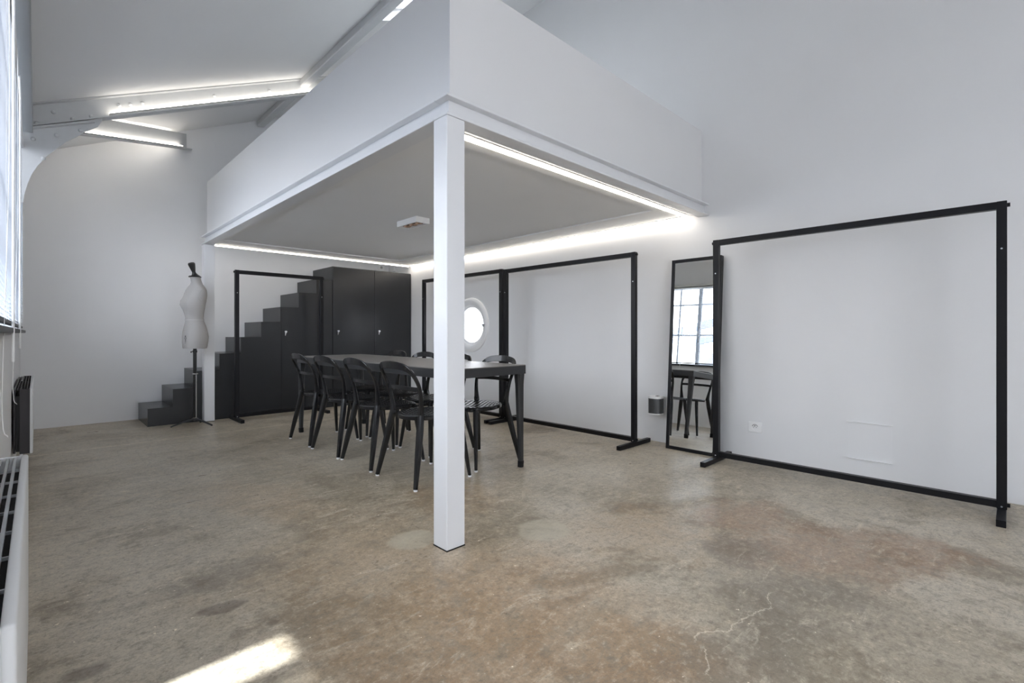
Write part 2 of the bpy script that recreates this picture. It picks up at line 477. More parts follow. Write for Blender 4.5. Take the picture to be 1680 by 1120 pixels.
# back wall and wall behind the camera (monopitch tops)
bm = BM()
prism(bm, [(a, 0), (b, 0), (b, roof(b)), (a, roof(a))], 0.15, (0, YB, 0), (1, 0, 0), (0, 0, 1), (0, 1, 0))
struct('wall_back', bm, 'wall')
FX0, FX1, FZ0, FZ1 = 0.00, 2.20, 0.60, 2.86
bm = BM()
for pg in ([(a, 0), (FX0, 0), (FX0, roof(FX0)), (a, roof(a))], [(FX1, 0), (b, 0), (b, roof(b)), (FX1, roof(FX1))],
           [(FX0, 0), (FX1, 0), (FX1, FZ0), (FX0, FZ0)], [(FX0, FZ1), (FX1, FZ1), (FX1, roof(FX1)), (FX0, roof(FX0))]):
    prism(bm, pg, 0.15, (0, YF - 0.15, 0), (1, 0, 0), (0, 0, 1), (0, 1, 0))
struct('wall_front', bm, 'wall')
bm = BM()
for k in range(5):
    x = FX0 + (FX1 - FX0 - .04) * k / 4; box(bm, x, x + .04, YF - .08, YF - .04, FZ0, FZ1)
for k in range(4):
    z = FZ0 + (FZ1 - FZ0 - .04) * k / 3; box(bm, FX0, FX1, YF - .079, YF - .041, z, z + .04)
wf = struct('window_7', bm, 'window_frame')  # unseen window, put in to bring more daylight onto the far surfaces
bm = BM(); box(bm, FX0, FX1, YF - .062, YF - .058, FZ0, FZ1); obj('pane', bm, 'glass', wf)

# right wall with the round window opening
WY, WZ, WR = 4.975, 1.105, 0.30
bm = BM()
T = 0.22
y0, y1, z0, z1 = WY - 0.5, WY + 0.5, WZ - 0.5, WZ + 0.5
top = 4.9
box(bm, XR, XR + T, YF, y0, 0, top)
box(bm, XR, XR + T, y1, YB, 0, top)
box(bm, XR, XR + T, y0, y1, 0, z0)
box(bm, XR, XR + T, y0, y1, z1, top)
seg = 48
def sq(t):
    c, s = math.cos(t), math.sin(t); k = 0.5 / max(abs(c), abs(s)); return WY + c * k, WZ + s * k
IN = [[bm.verts.new((x, WY + WR * math.cos(2 * PI * i / seg), WZ + WR * math.sin(2 * PI * i / seg))) for i in range(seg)] for x in (XR, XR + T)]
OUT = [[bm.verts.new((x, *sq(2 * PI * i / seg))) for i in range(seg)] for x in (XR, XR + T)]
for i in range(seg):
    j = (i + 1) % seg
    bm.faces.new((IN[0][i], IN[0][j], OUT[0][j], OUT[0][i]))
    bm.faces.new((IN[1][i], OUT[1][i], OUT[1][j], IN[1][j]))
    bm.faces.new((IN[0][i], IN[1][i], IN[1][j], IN[0][j]))
bmesh.ops.recalc_face_normals(bm, faces=bm.faces[:])
struct('wall_right', bm, 'wall')

# left wall: low wall under the window band, lintel above, and end piers
SILL, HEAD = 1.0, 2.60
bm = BM()
box(bm, XL - 0.10, XL, YF, YB, 0, SILL)
box(bm, XL - 0.10, XL, YF, YB, HEAD, roof(XL) + 0.04)
box(bm, XL - 0.10, XL, 5.96, YB, SILL, HEAD)
box(bm, XL - 0.10, XL, YF, -2.72, SILL, HEAD)
struct('wall_left', bm, 'wall')

# round window ------------------------------------------------------------
root = bpy.data.objects.new('window_6', None); COL.objects.link(root)
root.location = (XR, WY, WZ); root['kind'] = 'structure'
bm = BM()
lathe(bm, [(0.262, 0.03), (0.262, -0.012), (0.285, -0.03), (0.325, -0.034), (0.352, -0.02), (0.356, 0.0), (0.30, 0.002), (0.30, 0.03)], (XR, WY, WZ), 'X', 56)
# remove caps
fs = [f for f in bm.faces if len(f.verts) > 6]
bmesh.ops.delete(bm, geom=fs, context='FACES')
obj('window_frame', bm, 'white_plastic', root, smooth=True)
bm = BM(); lathe(bm, [(0.258, 0.028), (0.258, 0.040), (0.232, 0.046), (0.232, 0.010), (0.258, 0.006), (0.268, 0.010), (0.268, 0.028)], (XR, WY, WZ), 'X', 56)
fs = [f for f in bm.faces if len(f.verts) > 6]; bmesh.ops.delete(bm, geom=fs, context='FACES')
sash = obj('sash', bm, 'white_plastic', root, smooth=True)
bm = BM(); cyl(bm, (XR + 0.02, WY, WZ), (XR + 0.024, WY, WZ), 0.245, seg=48); obj('pane', bm, 'glass', root)
bm = BM(); box(bm, XR - 0.06, XR - 0.03, WY - 0.30, WY - 0.285, WZ - 0.03, WZ + 0.01, 0.004); box(bm, XR - 0.062, XR - 0.052, WY - 0.335, WY - 0.27, WZ - 0.004, WZ + 0.01, 0.003)
h = obj('handle', bm, 'chrome', root); h['label'] = 'small chrome latch handle'

# skylight -----------------------------------------------------------------
bm = BM()
for (x0, x1, y0, y1) in ((SKX0 - .0, SKX0 + .04, SKY0, SKY1), (SKX1 - .04, SKX1, SKY0, SKY1), (SKX0 + .04, SKX1 - .04, SKY0, SKY0 + .04), (SKX0 + .04, SKX1 - .04, SKY1 - .04, SKY1)):
    v = [bm.verts.new((x, y, roof(x) + dz)) for dz in (0.10, 0.20) for y in (y0, y1) for x in (x0, x1)]
    for f in ((0, 2, 3, 1), (4, 5, 7, 6), (0, 1, 5, 4), (2, 6, 7, 3), (0, 4, 6, 2), (1, 3, 7, 5)): bm.faces.new([v[i] for i in f])
sk = struct('window_5', bm, 'white_plastic')
bm = BM()
v = [bm.verts.new((x, y, roof(x) + 0.16)) for x, y in ((SKX0 + .04, SKY0 + .04), (SKX1 - .04, SKY0 + .04), (SKX1 - .04, SKY1 - .04), (SKX0 + .04, SKY1 - .04))]
bm.faces.new(v); obj('pane', bm, 'glass', sk)

# window band on the left ---------------------------------------------------
BAYS = [(-2.70, -0.57), (-0.57, 1.50), (1.50, 3.78), (3.78, 5.961)]
for i, (y0, y1) in enumerate(BAYS):
    bm = BM()
    X0, X1 = XL - 0.075, XL - 0.035
    e = 0.045 if i else 0.045
    box(bm, X0, X1, y0, y0 + 0.03, SILL, HEAD); box(bm, X0, X1, y1 - 0.03, y1, SILL, HEAD)
    box(bm, X0, X1, y0 + 0.03, y1 - 0.03, SILL, SILL + 0.04); box(bm, X0, X1, y0 + 0.03, y1 - 0.03, HEAD - 0.04, HEAD)
    f = struct('window_%d' % (i + 1), bm, 'window_frame')
    n = 6
    bm = BM()
    for k in range(1, n):
        y = y0 + (y1 - y0) * k / n
        box(bm, X0 + .005, X1 - .005, y - 0.012, y + 0.012, SILL + .04, HEAD - .04)
    for z in (1.54, 2.08):
        box(bm, X0 + .006, X1 - .006, y0 + (.21 if i == 2 else .03), y1 - .03, z - 0.012, z + 0.012)
    if i == 2: box(bm, X0 + .005, X1 - .005, y0 + .19, y0 + .214, SILL + .04, HEAD - .04)
    obj('glazing_bars', bm, 'window_frame', f)
    bm = BM(); box(bm, XL - 0.057, XL - 0.053, y0 + 0.03, y1 - 0.03, SILL + 0.04, HEAD - 0.04)
    obj('pane', bm, 'glass', f)
    # dark metal sill
    bm = BM(); box(bm, XL - 0.03, -0.068, y0 + 0.012, y1 - 0.012, SILL, SILL + 0.022, 0.003)
    obj('sill', bm, 'dark_metal', f)

# venetian blinds
BL = [('white venetian blind in the window bay furthest behind the viewpoint', -2.66, -0.60),
      ('white venetian blind beside the viewpoint, over the near end of the radiator', -0.50, 1.55),
      ('white venetian blind in the middle bay, left edge of the photo', 1.68, 3.774),
      ('white venetian blind in the last bay, nearest the back wall', 3.786, 5.955)]
TL = (78, 60, 35, 10)
for i, (lab, y0, y1) in enumerate(BL):
    t = thing('venetian_blind', lab, 'blind', (XL + 0.02, (y0 + y1) / 2, SILL + 0.04), group='venetian blinds along the window band')
    bm = BM(); box(bm, XL + 0.001, XL + 0.045, y0, y1, 2.50, 2.56, 0.004); obj('headrail', bm, 'white_plastic', t)
    bm = BM()
    z = SILL + 0.075; ct, st = math.cos(math.radians(TL[i])), math.sin(math.radians(TL[i]))
    xc = XL + 0.022
    while z < 2.50:
        pr_ = []
        for u in (-0.0125, 0.0, 0.0125):
            pr_.append((xc + u * ct, z - u * st + (0.0012 if u == 0 else 0)))
        va = [bm.verts.new((x, y0 + 0.005, zz)) for x, zz in pr_]; vb = [bm.verts.new((x, y1 - 0.005, zz)) for x, zz in pr_]
        for k in range(2): bm.faces.new((va[k], va[k + 1], vb[k + 1], vb[k]))
        z += 0.0215
    obj('slats', bm, 'slat', t)
    bm = BM(); box(bm, XL + 0.010, XL + 0.034, y0 + 0.003, y1 - 0.003, SILL + 0.04, SILL + 0.058, 0.003); obj('bottom_rail', bm, 'dark_metal', t)
    for yy in (y0 + 0.15, (y0 + y1) / 2, y1 - 0.15):
        for xx in (xc - 0.014, xc + 0.014):
            bm = BM(); tube(bm, [(xx, yy, SILL + 0.05), (xx, yy, 2.51)], 0.0008, 5); obj('ladder_cord', bm, 'white_plastic', t)
    yw = y0 + 1.22 if i < 3 else y0 + 0.25
    bm = BM(); tube(bm, [(XL + 0.048, yw, 2.50), (XL + 0.052, yw, 2.35), (XL + 0.05, yw, 0.82 + 0.03 * i)], 0.005, 8)
    obj('tilt_wand', bm, 'white_plastic', t, smooth=True)
    bm = BM(); tube(bm, smooth_path([(XL + 0.047, yw - 0.30, 2.50), (XL + 0.047, yw - 0.31, 1.6), (XL + 0.03, yw - 0.33, 0.75), (XL + 0.045, yw - 0.34, 0.62)]), 0.0014, 6)
    obj('pull_cord', bm, 'white_plastic', t)

# eaves beam above the windows ------------------------------------------------
bm = BM(); box(bm, XL + 0.001, -0.022, YF + 0.01, 5.545, 2.62, roof(XL) - 0.004, 0.004)
tag(centre_origin(obj('eaves_beam', bm, 'grey_paint')), 'grey-white boxed beam running along the top of the window wall', 'beam')

# rafter I beam with riveted gusset -----------------------------------------
YR = 5.6
root = thing('roof_rafter', 'riveted white steel rafter with a curved bracket springing from the window wall', 'beam', (XL, YR, 2.0))
dv = Vector((1, 0, 0.455)).normalized()
bm = BM()
xa, xb = XL + 0.02, XR - 0.01
prism(bm, [(xa, roof(xa) - 0.002), (xb, roof(xb) - 0.002), (xb, roof(xb) - 0.19), (xa, roof(xa) - 0.19)], 0.010, (0, YR - 0.005, 0), (1, 0, 0), (0, 0, 1), (0, 1, 0))
prism(bm, [(xa, roof(xa) - 0.178), (xb, roof(xb) - 0.178), (xb, roof(xb) - 0.190), (xa, roof(xa) - 0.190)], 0.10, (0, YR - 0.05, 0), (1, 0, 0), (0, 0, 1), (0, 1, 0))
prism(bm, [(xa, roof(xa) - 0.002), (xb, roof(xb) - 0.002), (xb, roof(xb) - 0.012), (xa, roof(xa) - 0.012)], 0.10, (0, YR - 0.05, 0), (1, 0, 0), (0, 0, 1), (0, 1, 0))
obj('i_beam', bm, 'steel_paint', root)
# gusset: plate bounded below by the arc
arc = [(0.415, 2.868), (0.395, 2.825), (0.383, 2.802), (0.30, 2.735), (0.243, 2.672), (0.175, 2.610), (0.113, 2.533), (0.055, 2.455), (0.004, 2.367), (-0.028, 2.295), (-0.051, 2.217), (-0.070, 2.13), (-0.078, 2.053), (XL + 0.002, 2.045)]
bm = BM(); prism(bm, [(XL + 0.002, roof(XL) - 0.16), (0.415, roof(0.415) - 0.192 + 0.02)] + arc, 0.012, (0, YR - 0.018, 0), (1, 0, 0), (0, 0, 1), (0, 1, 0))
obj('gusset_plate', bm, 'steel_paint', root)
bm = BM(); obox(bm, (XL + .01, YR - 0.035, roof(XL) - 0.20), (0.36, YR - 0.035, roof(0.36) - 0.215), 0.05, 0.012)
obj('angle_iron', bm, 'steel_paint', root)
def rivet(pos, r=0.016):
    b_ = BM(); x, z = pos
    lathe(b_, [(r, 0.0), (r * 0.95, -0.005), (r * 0.7, -0.010), (r * 0.3, -0.013)], (x, 0, z), 'Y', 14); return b_
for (x, z, yoff) in [(0.10, roof(.10) - .085, -.006), (0.53, roof(.53) - .085, -.006), (0.61, roof(.61) - .085, -.006), (0.70, roof(.70) - .085, -.006),
                     (0.00, roof(0) - .165, -.019), (0.22, roof(.22) - .165, -.019), (0.34, roof(.34) - .16, -.019), (-0.02, roof(0) - .30, -.019), (0.12, roof(.12) - .285, -.019),
                     (0.27, roof(.27) - .27, -.019), (1.28, roof(1.28) - .085, -.006), (1.80, roof(1.8) - .09, -.006), (0.04, 2.44, -.019)]:
    b_ = rivet((x, z)); bmesh.ops.translate(b_, vec=(0, YR + yoff, 0), verts=b_.verts[:]); obj('rivet', b_, 'steel_paint', root, smooth=True)

# diagonal brace beam to the back wall -----------------------------------------
A0 = Vector((0.02, 5.65, roof(0.02) - 0.012)); A1 = Vector((1.31, 7.075, 3.44))
root = thing('diagonal_roof_beam', 'shorter white steel beam running obliquely behind the rafter to the back wall', 'beam', (A0.x, A0.y, 2.6))
d = (A1 - A0).normalized(); side = d.cross(Vector((0, 0, 1))).normalized(); dn = Vector((0, 0, -1))
bm = BM()
def para(bm, off_s0, off_s1, z0, z1, A=A0, B=A1, sd=None):
    sd = sd or side
    def end(P, s):
        if P is B and sd is side:               # mitre the far end on the back wall
            k = (7.075 - (P + sd * s).y) / d.y
            return P + sd * s + d * k
        return P + sd * s
    vs = []
    for P in (A, B):
        for s in (off_s0, off_s1):
            for z in (z0, z1):
                vs.append(bm.verts.new(end(P, s) + dn * z))
    for f in ((0, 1, 3, 2), (4, 6, 7, 5), (0, 4, 5, 1), (2, 3, 7, 6), (0, 2, 6, 4), (1, 5, 7, 3)): bm.faces.new([vs[i] for i in f])
    bmesh.ops.recalc_face_normals(bm, faces=bm.faces[:])
para(bm, -0.005, 0.005, 0.0, 0.19); para(bm, -0.05, 0.05, 0.178, 0.19)
obj('i_beam', bm, 'steel_paint', root)

# purlin ---------------------------------------------------------------------
bm = BM()
px0, px1 = 2.12, 2.21
prism(bm, [(px0, roof(px0) - .001), (px1, roof(px1) - .001), (px1, 3.79), (px1 - .008, 3.782), (px0 + .008, 3.772), (px0, 3.78)], YB - YF - 0.02, (0, YF + .01, 0), (1, 0, 0), (0, 0, 1), (0, 1, 0))
tag(obj('ceiling_purlin', bm, 'steel_paint'), 'long white purlin under the sloping ceiling, crossing the rafter above the parapet', 'beam')

# ------------------------------------------------------------------ mezzanine
MX, MY, MB = 1.34, 1.80, 6.44       # outer flange faces
mz = thing('mezzanine', 'white boxed mezzanine platform on steel beams over the dining table', 'mezzanine', (MX, MY, 2.0))
bm = BM()
box(bm, MX + .065, MX + .145, MY + .065, MB + .03, 2.10, 2.735)
box(bm, MX + .145, XR - .001, MY + .065, MY + .145, 2.10, 2.735)
obj('parapet', bm, 'plaster', mz)
def ibeam(bm, p, q, inward):
    """IPE section with its outer flange tip on the line p-q; inward = unit vector"""
    p, q, n = Vector(p), Vector(q), Vector(inward)
    def bx(s0, s1, z0, z1):
        c0 = p + n * s0; c1 = q + n * s1
        box(bm, min(c0.x, c1.x), max(c0.x, c1.x), min(c0.y, c1.y), max(c0.y, c1.y), z0, z1, 0.002, seg=1)
    bx(0, 0.10, 2.088, 2.10); bx(0, 0.10, 2.00, 2.012); bx(0.040, 0.052, 2.010, 2.09)
bm = BM(); ibeam(bm, (MX, MY + .1005, 0), (MX, MB, 0), (1, 0, 0)); box(bm, MX + .04, MX + .052, MY + .0525, MY + .1005, 2.012, 2.088); obj('side_beam', bm, 'lacquer', mz)
bm = BM()
box(bm, MX, XR - .001, MY, MY + .10, 2.088, 2.10, .002, seg=1); box(bm, MX, XR - .001, MY, MY + .10, 2.0, 2.012, .002, seg=1)
box(bm, MX + .04, XR - .001, MY + .04, MY + .052, 2.011, 2.089); obj('front_beam', bm, 'lacquer', mz)
# soffit: rim at 2.02, centre panel a little higher
bm = BM()
SX0, SX1, SY0, SY1 = 1.475, 3.70, 2.10, 6.10
z0, z1 = 2.022, 2.06
box(bm, MX + .104, SX0, MY + .104, MB, z0, z1); box(bm, SX1, XR - .001, MY + .104, MB, z0, z1)
box(bm, SX0, SX1, MY + .104, SY0, z0, z1); box(bm, SX0, SX1, SY1, MB, z0, z1)
obj('soffit_rim', bm, 'ceiling', mz)
bm = BM(); box(bm, SX0 - .01, SX1 + .01, SY0 - .01, SY1 + .01, 2.036, 2.0995); obj('soffit_panel', bm, 'ceiling', mz)
bm = BM(); box(bm, MX + .12, XR - .001, MY + .12, MB + .02, 2.101, 2.14); obj('deck', bm, 'ceiling', mz)

cl = ['tall white square steel column under the near corner of the mezzanine',
      'white square steel column at the back, beside the dress form']
for (x, y), lab in zip(((MX, MY), (MX + 0.005, 6.325)), cl):
    t = thing('steel_column', lab, 'column', (x + .05, y + .05, 0), group='mezzanine columns')
    bm = BM(); box(bm, x, x + .105, y, y + .105, 0.004, 1.998, 0.004, seg=2); obj('shaft', bm, 'lacquer', t)
    bm = BM(); box(bm, x - .001, x + .106, y - .001, y + .106, 0.0, 0.004); obj('base_strip', bm, 'gap', t)  # thin near-black strip under the shaft

# LED strips -------------------------------------------------------------------
def strip(label, p, q, group, z=None, w=0.030, h=0.016, em='led', joints=(0.35, 0.68), up=(0, 0, 1), off=(0, 0, -1)):
    p, q = Vector(p), Vector(q)
    t = thing('led_strip_light', label, 'light', tuple((p + q) / 2), group=group)
    bm = BM(); obox(bm, p, q, w + 0.006, h * 0.45, up); obj('profile', bm, 'alu', t)
    bm = BM(); o = Vector(off) * h * 0.6; obox(bm, p + o, q + o, w, h * 0.75, up, 0.002); obj('diffuser', bm, em, t)
    if joints:
        d_ = (q - p)
        for j in joints:
            c = p + d_ * j; e = d_.normalized() * 0.0018
            bm = BM(); obox(bm, c - e + o, c + e + o, w + 0.003, h * 0.75 + 0.003, up); obj('joint', bm, 'led_groove', t)
    return t
G = 'led strips under the mezzanine'
strip('long led strip along the front edge of the mezzanine underside', (1.50, 1.975, 2.018), (4.06, 1.975, 2.018), G)
strip('led strip washing the right wall from the mezzanine underside', (4.070, 2.03, 2.018), (4.070, 6.36, 2.018), G)
strip('led strip along the back edge of the mezzanine underside, above the cabinets', (1.47, 6.405, 2.018), (4.05, 6.405, 2.018), G, w=0.024)
# strips on the beams
def rp(x, dz): return (x, YR - 0.036, roof(x) - dz)
strip('led strip lying on the lower flange of the riveted rafter', rp(0.46, 0.165), rp(2.34, 0.165), 'led strips on the roof beams', em='led_roof', joints=(0.33, 0.68), up=(-0.455, 0, 1), off=(0, 0, 0.9))
s = -1 if side.y > 0 else 1
q0 = A0 + (A1 - A0) * 0.10 + side * s * 0.028 + dn * 0.168
q1 = A0 + (A1 - A0) * 0.935 + side * s * 0.028 + dn * 0.168
strip('shorter led strip on the oblique beam near the back wall', q0, q1, 'led strips on the roof beams', em='led_roof', joints=(), up=(0, 0, 1), off=(0, 0, 0.9))

q0 = A0 + (A1 - A0) * 0.25 - side * s * 0.028 + dn * 0.168  # unseen strip, added for the glow on the back wall
q1 = A0 + (A1 - A0) * 0.90 - side * s * 0.028 + dn * 0.168
strip('added led strip on the unseen rear side of the oblique beam, glowing on the back wall', q0, q1, 'led strips on the roof beams', em='led_added', joints=(), up=(0, 0, 1), off=(0, 0, 0.9))

# ceiling spotlight box -----------------------------------------------------------
root = thing('ceiling_spotlight', 'small white surface-mounted box with three spots under the mezzanine', 'light', (2.475, 3.84, 1.985))
X0, X1, Y0, Y1 = 2.404, 2.546, 3.68, 4.00
bm = BM()
box(bm, X0, X0 + .014, Y0, Y1, 1.985, 2.0355); box(bm, X1 - .014, X1, Y0, Y1, 1.985, 2.0355)
box(bm, X0 + .014, X1 - .014, Y0, Y0 + .014, 1.985, 2.0355); box(bm, X0 + .014, X1 - .014, Y1 - .014, Y1, 1.985, 2.0355)
obj('housing', bm, 'white_plastic', root)
bm = BM(); box(bm, X0 + .014, X1 - .014, Y0 + .014, Y1 - .014, 2.012, 2.0350); obj('black_recess', bm, 'dark_hole', root)
for k in range(3):
    yy = Y0 + 0.065 + k * 0.095
    bm = BM(); lathe(bm, [(0.040, 2.011), (0.043, 1.992), (0.036, 1.990), (0.020, 2.008)], ((X0 + X1) / 2, yy, 0), 'Z', 24)
    sp = obj('spot', bm, 'spot_rim', root, smooth=True)

# ------------------------------------------------------------------ stairs and cabinets
FY = 6.42
root = thing('storage_staircase', 'anthracite block staircase with cupboards built under its treads, against the back wall', 'staircase', (0.845, FY, 0))
risers = [0.845, 1.069, 1.294, 1.519, 1.743, 1.968, 2.192, 2.419, 2.648, 2.867]
zs = [0.187, 0.380, 0.568, 0.757, 0.944, 1.133, 1.322, 1.517, 1.709]
pts = [(risers[0], 0.0)]
for i, zt in enumerate(zs):
    pts += [(risers[i], zt), (risers[i + 1], zt)]
pts += [(risers[-1] , 0.0)]
bm = BM(); prism(bm, pts, YB - .002 - (FY + .004), (0, FY + .004, 0), (1, 0, 0), (0, 0, 1), (0, 1, 0)); obj('carcass', bm, 'cabinet', root)
# treads, thin boards lipping over
for i, zt in enumerate(zs):
    bm = BM(); box(bm, risers[i] - .002, risers[i + 1] - .0005, FY, YB - .003, zt, zt + .004, 0.001, seg=1)
    obj('tread', bm, 'cabinet', root)
# front panels: fixed stepped side, one stepped door, one narrow stile
def stepped(x0, x1, zb=0.006, gap=0.003):
    p = [(x0 + gap, zb)]
    for i in range(len(zs)):
        a_, b_ = risers[i], risers[i + 1]
        if b_ <= x0 + .001 or a_ >= x1 - .001: continue
        l, r = max(a_, x0) + (gap if a_ <= x0 + .001 else 0.0), min(b_, x1) - (gap if b_ >= x1 - .001 else 0.0)
        p += [(l, zs[i] - .001), (r, zs[i] - .001)]
    p.append((x1 - gap, zb)); return p
for nm, x0, x1 in (('side_panel', 0.845 - .003, 2.2035), ('door', 2.2035, 2.664), ('side_panel', 2.664, 2.867)):
    bm = BM(); prism(bm, stepped(x0, x1), 0.004 + 0.002, (0, FY - .003, 0), (1, 0, 0), (0, 0, 1), (0, 1, 0))
    d_ = obj(nm, bm, 'cabinet', root)
    if nm == 'door': stair_door = d_
def key(parent, x, z, y):
    bm = BM()
    lathe(bm, [(0.011, 0.0), (0.011, -0.006), (0.006, -0.009)], (x, y, z), 'Y', 18)
    box(bm, x - .0015, x + .0015, y - .026, y - .008, z - .004, z + .004)
    lathe(bm, [(0.0125, -0.0015), (0.0125, 0.0015)], (x, y - .030, z), 'Y', 18)
    box(bm, x - .011, x - .003, y - .024, y - .021, z - .050, z - .008, 0.001, seg=1)
    box(bm, x - .001, x + .004, y - .028, y - .025, z - .034, z - .008, 0.001, seg=1)
    k = obj('key', bm, 'chrome', parent, smooth=True); k['label'] = 'chrome key in its lock'
key(stair_door, 2.253, 1.016, FY - .003)

root = thing('tall_cabinet', 'tall anthracite two-door cupboard joining the top of the staircase to the right wall', 'cupboard', (3.48, FY, 0))
bm = BM(); box(bm, 2.869, XR - .002, FY + .004, YB - .002, 0.0, 1.896); obj('body', bm, 'cabinet', root)
bm = BM(); box(bm, 2.868, XR - .002, FY, YB - .003, 1.896, 1.902, .001, seg=1); obj('top_panel', bm, 'cabinet', root)
for x0, x1, kx in ((2.871, 3.4835, 2.937), (3.4885, XR - .006, 3.55)):
    bm = BM(); box(bm, x0, x1, FY - .012, FY + .003, 0.008, 1.893, 0.0012, seg=1); dd = obj('door', bm, 'cabinet', root)
    key(dd, kx, 1.026, FY - .012)

# sockets / small boxes on the wall above the landing
def socket(name, label, base, axis, w, h_, grp):
    x, y, z = base
    t = thing(name, label, 'socket', base, group=grp)
    if axis == 'X':
        bm = BM(); box(bm, x - .010, x, y - w / 2, y + w / 2, z, z + h_, .003); obj('cover_plate', bm, 'white_plastic', t)
        zc = z + h_ / 2
        bm = BM(); lathe(bm, [(.029, -0.0105), (.029, -.0125), (.0245, -.0128), (.0235, -.0108)], (x, y, zc), 'X', 28); obj('rim', bm, 'white_plastic', t, smooth=True)
        bm = BM(); lathe(bm, [(.0225, -.0101), (.0225, -.0106)], (x, y, zc), 'X', 24)
        obj('well', bm, 'seam', t)
        bm = BM()
        for dy in (-.0095, .0095): lathe(bm, [(.003, -.0106), (.003, -.0112)], (x, y + dy, zc), 'X', 10)
        lathe(bm, [(.0035, -.0106), (.0035, -.018)], (x, y, zc + .011), 'X', 10)
        tube(bm, [(x - .0112, y + .0215 * math.cos(a_), zc + .0215 * math.sin(a_)) for a_ in [0.3 + 2.5 * k / 12 for k in range(13)]], .0016, 6)  # dark arc along the upper rim of the well
        obj('contacts_and_arc', bm, 'dark_hole', t)
    else:
        bm = BM(); box(bm, x - w / 2, x + w / 2, y - .010, y, z, z + h_, .003); obj('cover_plate', bm, 'white_plastic', t)
        bm = BM(); lathe(bm, [(.022, -.0105), (.022, -.0115)], (x, y, z + h_ / 2), 'Y', 24); obj('well', bm, 'seam', t)
    return t
socket('wall_socket', 'white power socket low on the right wall behind the nearest rack', (XR, 1.427, 0.210), 'X', 0.100, 0.082, None)
socket('wall_socket', 'white socket on the back wall above the tall cupboard, just under the mezzanine', (3.965, YB, 2.010), 'Y', 0.11, 0.080, None)
bm = BM(); box(bm, XR - .03, XR - .0005, 6.86, 6.99, 1.985, 2.085, .004); tag(centre_origin(obj('junction_box', bm, 'white_plastic')), 'small white junction box on the right wall above the tall cupboard', 'box')

# access hatch outline on right wall
t = thing('access_hatch', 'painted-over white wall hatch low on the right wall, behind the nearest rack', 'hatch', (XR, 0.686, 0.12))
bm = BM(); box(bm, XR - .0015, XR, 0.563, 0.809, 0.125, 0.378, 0); obj('panel', bm, 'wall', t)
for zz in (0.376, 0.121):
    bm = BM(); box(bm, XR - .011, XR - .0015, 0.556, 0.816, zz, zz + .004); obj('lip', bm, 'wall', t)

# ------------------------------------------------------------------ garment racks
def rack(label, L, h_=1.715, depth=0.50, tube_=0.042):
    """centre of its footprint at local origin, long along y"""
    t = thing('garment_rack', label, 'clothes rack', group='black garment racks')
    w = tube_ / 2; y = L / 2
    for s_ in (-1, 1):
        bm = BM(); box(bm, -w, w, s_ * y - w, s_ * y + w, 0.036, h_, .002, seg=1); obj('post', bm, 'rack', t, world=False)
        bm = BM(); box(bm, -depth / 2, depth / 2, s_ * y - w * .9, s_ * y + w * .9, 0.0, 0.036, .002, seg=1); obj('foot', bm, 'rack', t, world=False)
        for zz in (h_ - .022, 0.058):
            bm = BM(); cyl(bm, (0, s_ * (y + w), zz), (0, s_ * (y + w + .012), zz), 0.011, seg=12); obj('end_bolt', bm, 'rack', t, world=False)
        for zz, xx in ((0.05, -w), (h_ - .26, -w)):
            bm = BM(); cyl(bm, (xx, s_ * y, zz), (xx - .003, s_ * y, zz), 0.0045, seg=10); obj('screw', bm, 'alu', t, world=False)
    bm = BM(); box(bm, -w, w, -y + w, y - w, h_ - .042, h_ - .001, .002, seg=1); obj('top_rail', bm, 'rack', t, world=False)
    bm = BM(); box(bm, -w, w, -y + w, y - w, 0.040, 0.078, .002, seg=1); obj('bottom_rail', bm, 'rack', t, world=False)
    return t
r = rack('largest-looking black garment rack, nearest on the right wall, beside the leaning mirror', 1.57, 1.722); r.location = (3.80, 0.825, 0)
r = rack('black garment rack between the wall speaker and the dining table, on the right wall', 1.645); r.location = (3.79, 3.16, 0)
r = rack('black garment rack on the right wall in front of the round window', 1.55, 1.728); r.location = (3.80, 4.845, 0)
r = rack('narrower black garment rack standing in front of the staircase', 0.97, 1.716, 0.45); r.location = (2.115, 6.155, 0); r.rotation_euler = (0, 0, PI / 2)

# ------------------------------------------------------------------ leaning mirror
root = thing('floor_mirror', 'tall narrow black-framed mirror leaning on the right wall', 'mirror', (3.915, 1.885, 0))
LZ, MW, MT = 1.645, 0.437, 0.045
tilt = math.radians(4.0)
root.rotation_euler = (0, tilt, 0)
fr = 0.028
bm = BM()
box(bm, 0, MT, -MW / 2, -MW / 2 + fr, 0, LZ, .0015, seg=1); box(bm, 0, MT, MW / 2 - fr, MW / 2, 0, LZ, .0015, seg=1)
box(bm, 0, MT, -MW / 2 + fr, MW / 2 - fr, 0, fr, .001, seg=1); box(bm, 0, MT, -MW / 2 + fr, MW / 2 - fr, LZ - fr, LZ, .001, seg=1)
obj('frame', bm, 'rack', root, world=False)
bm = BM(); box(bm, 0.006, 0.012, -MW / 2 + fr, MW / 2 - fr, fr, LZ - fr); obj('mirror_glass', bm, 'mirror', root, world=False)
bm = BM(); box(bm, 0.014, MT - .004, -MW / 2 + fr, MW / 2 - fr, fr, LZ - fr); obj('backing', bm, 'dark_metal', root, world=False)

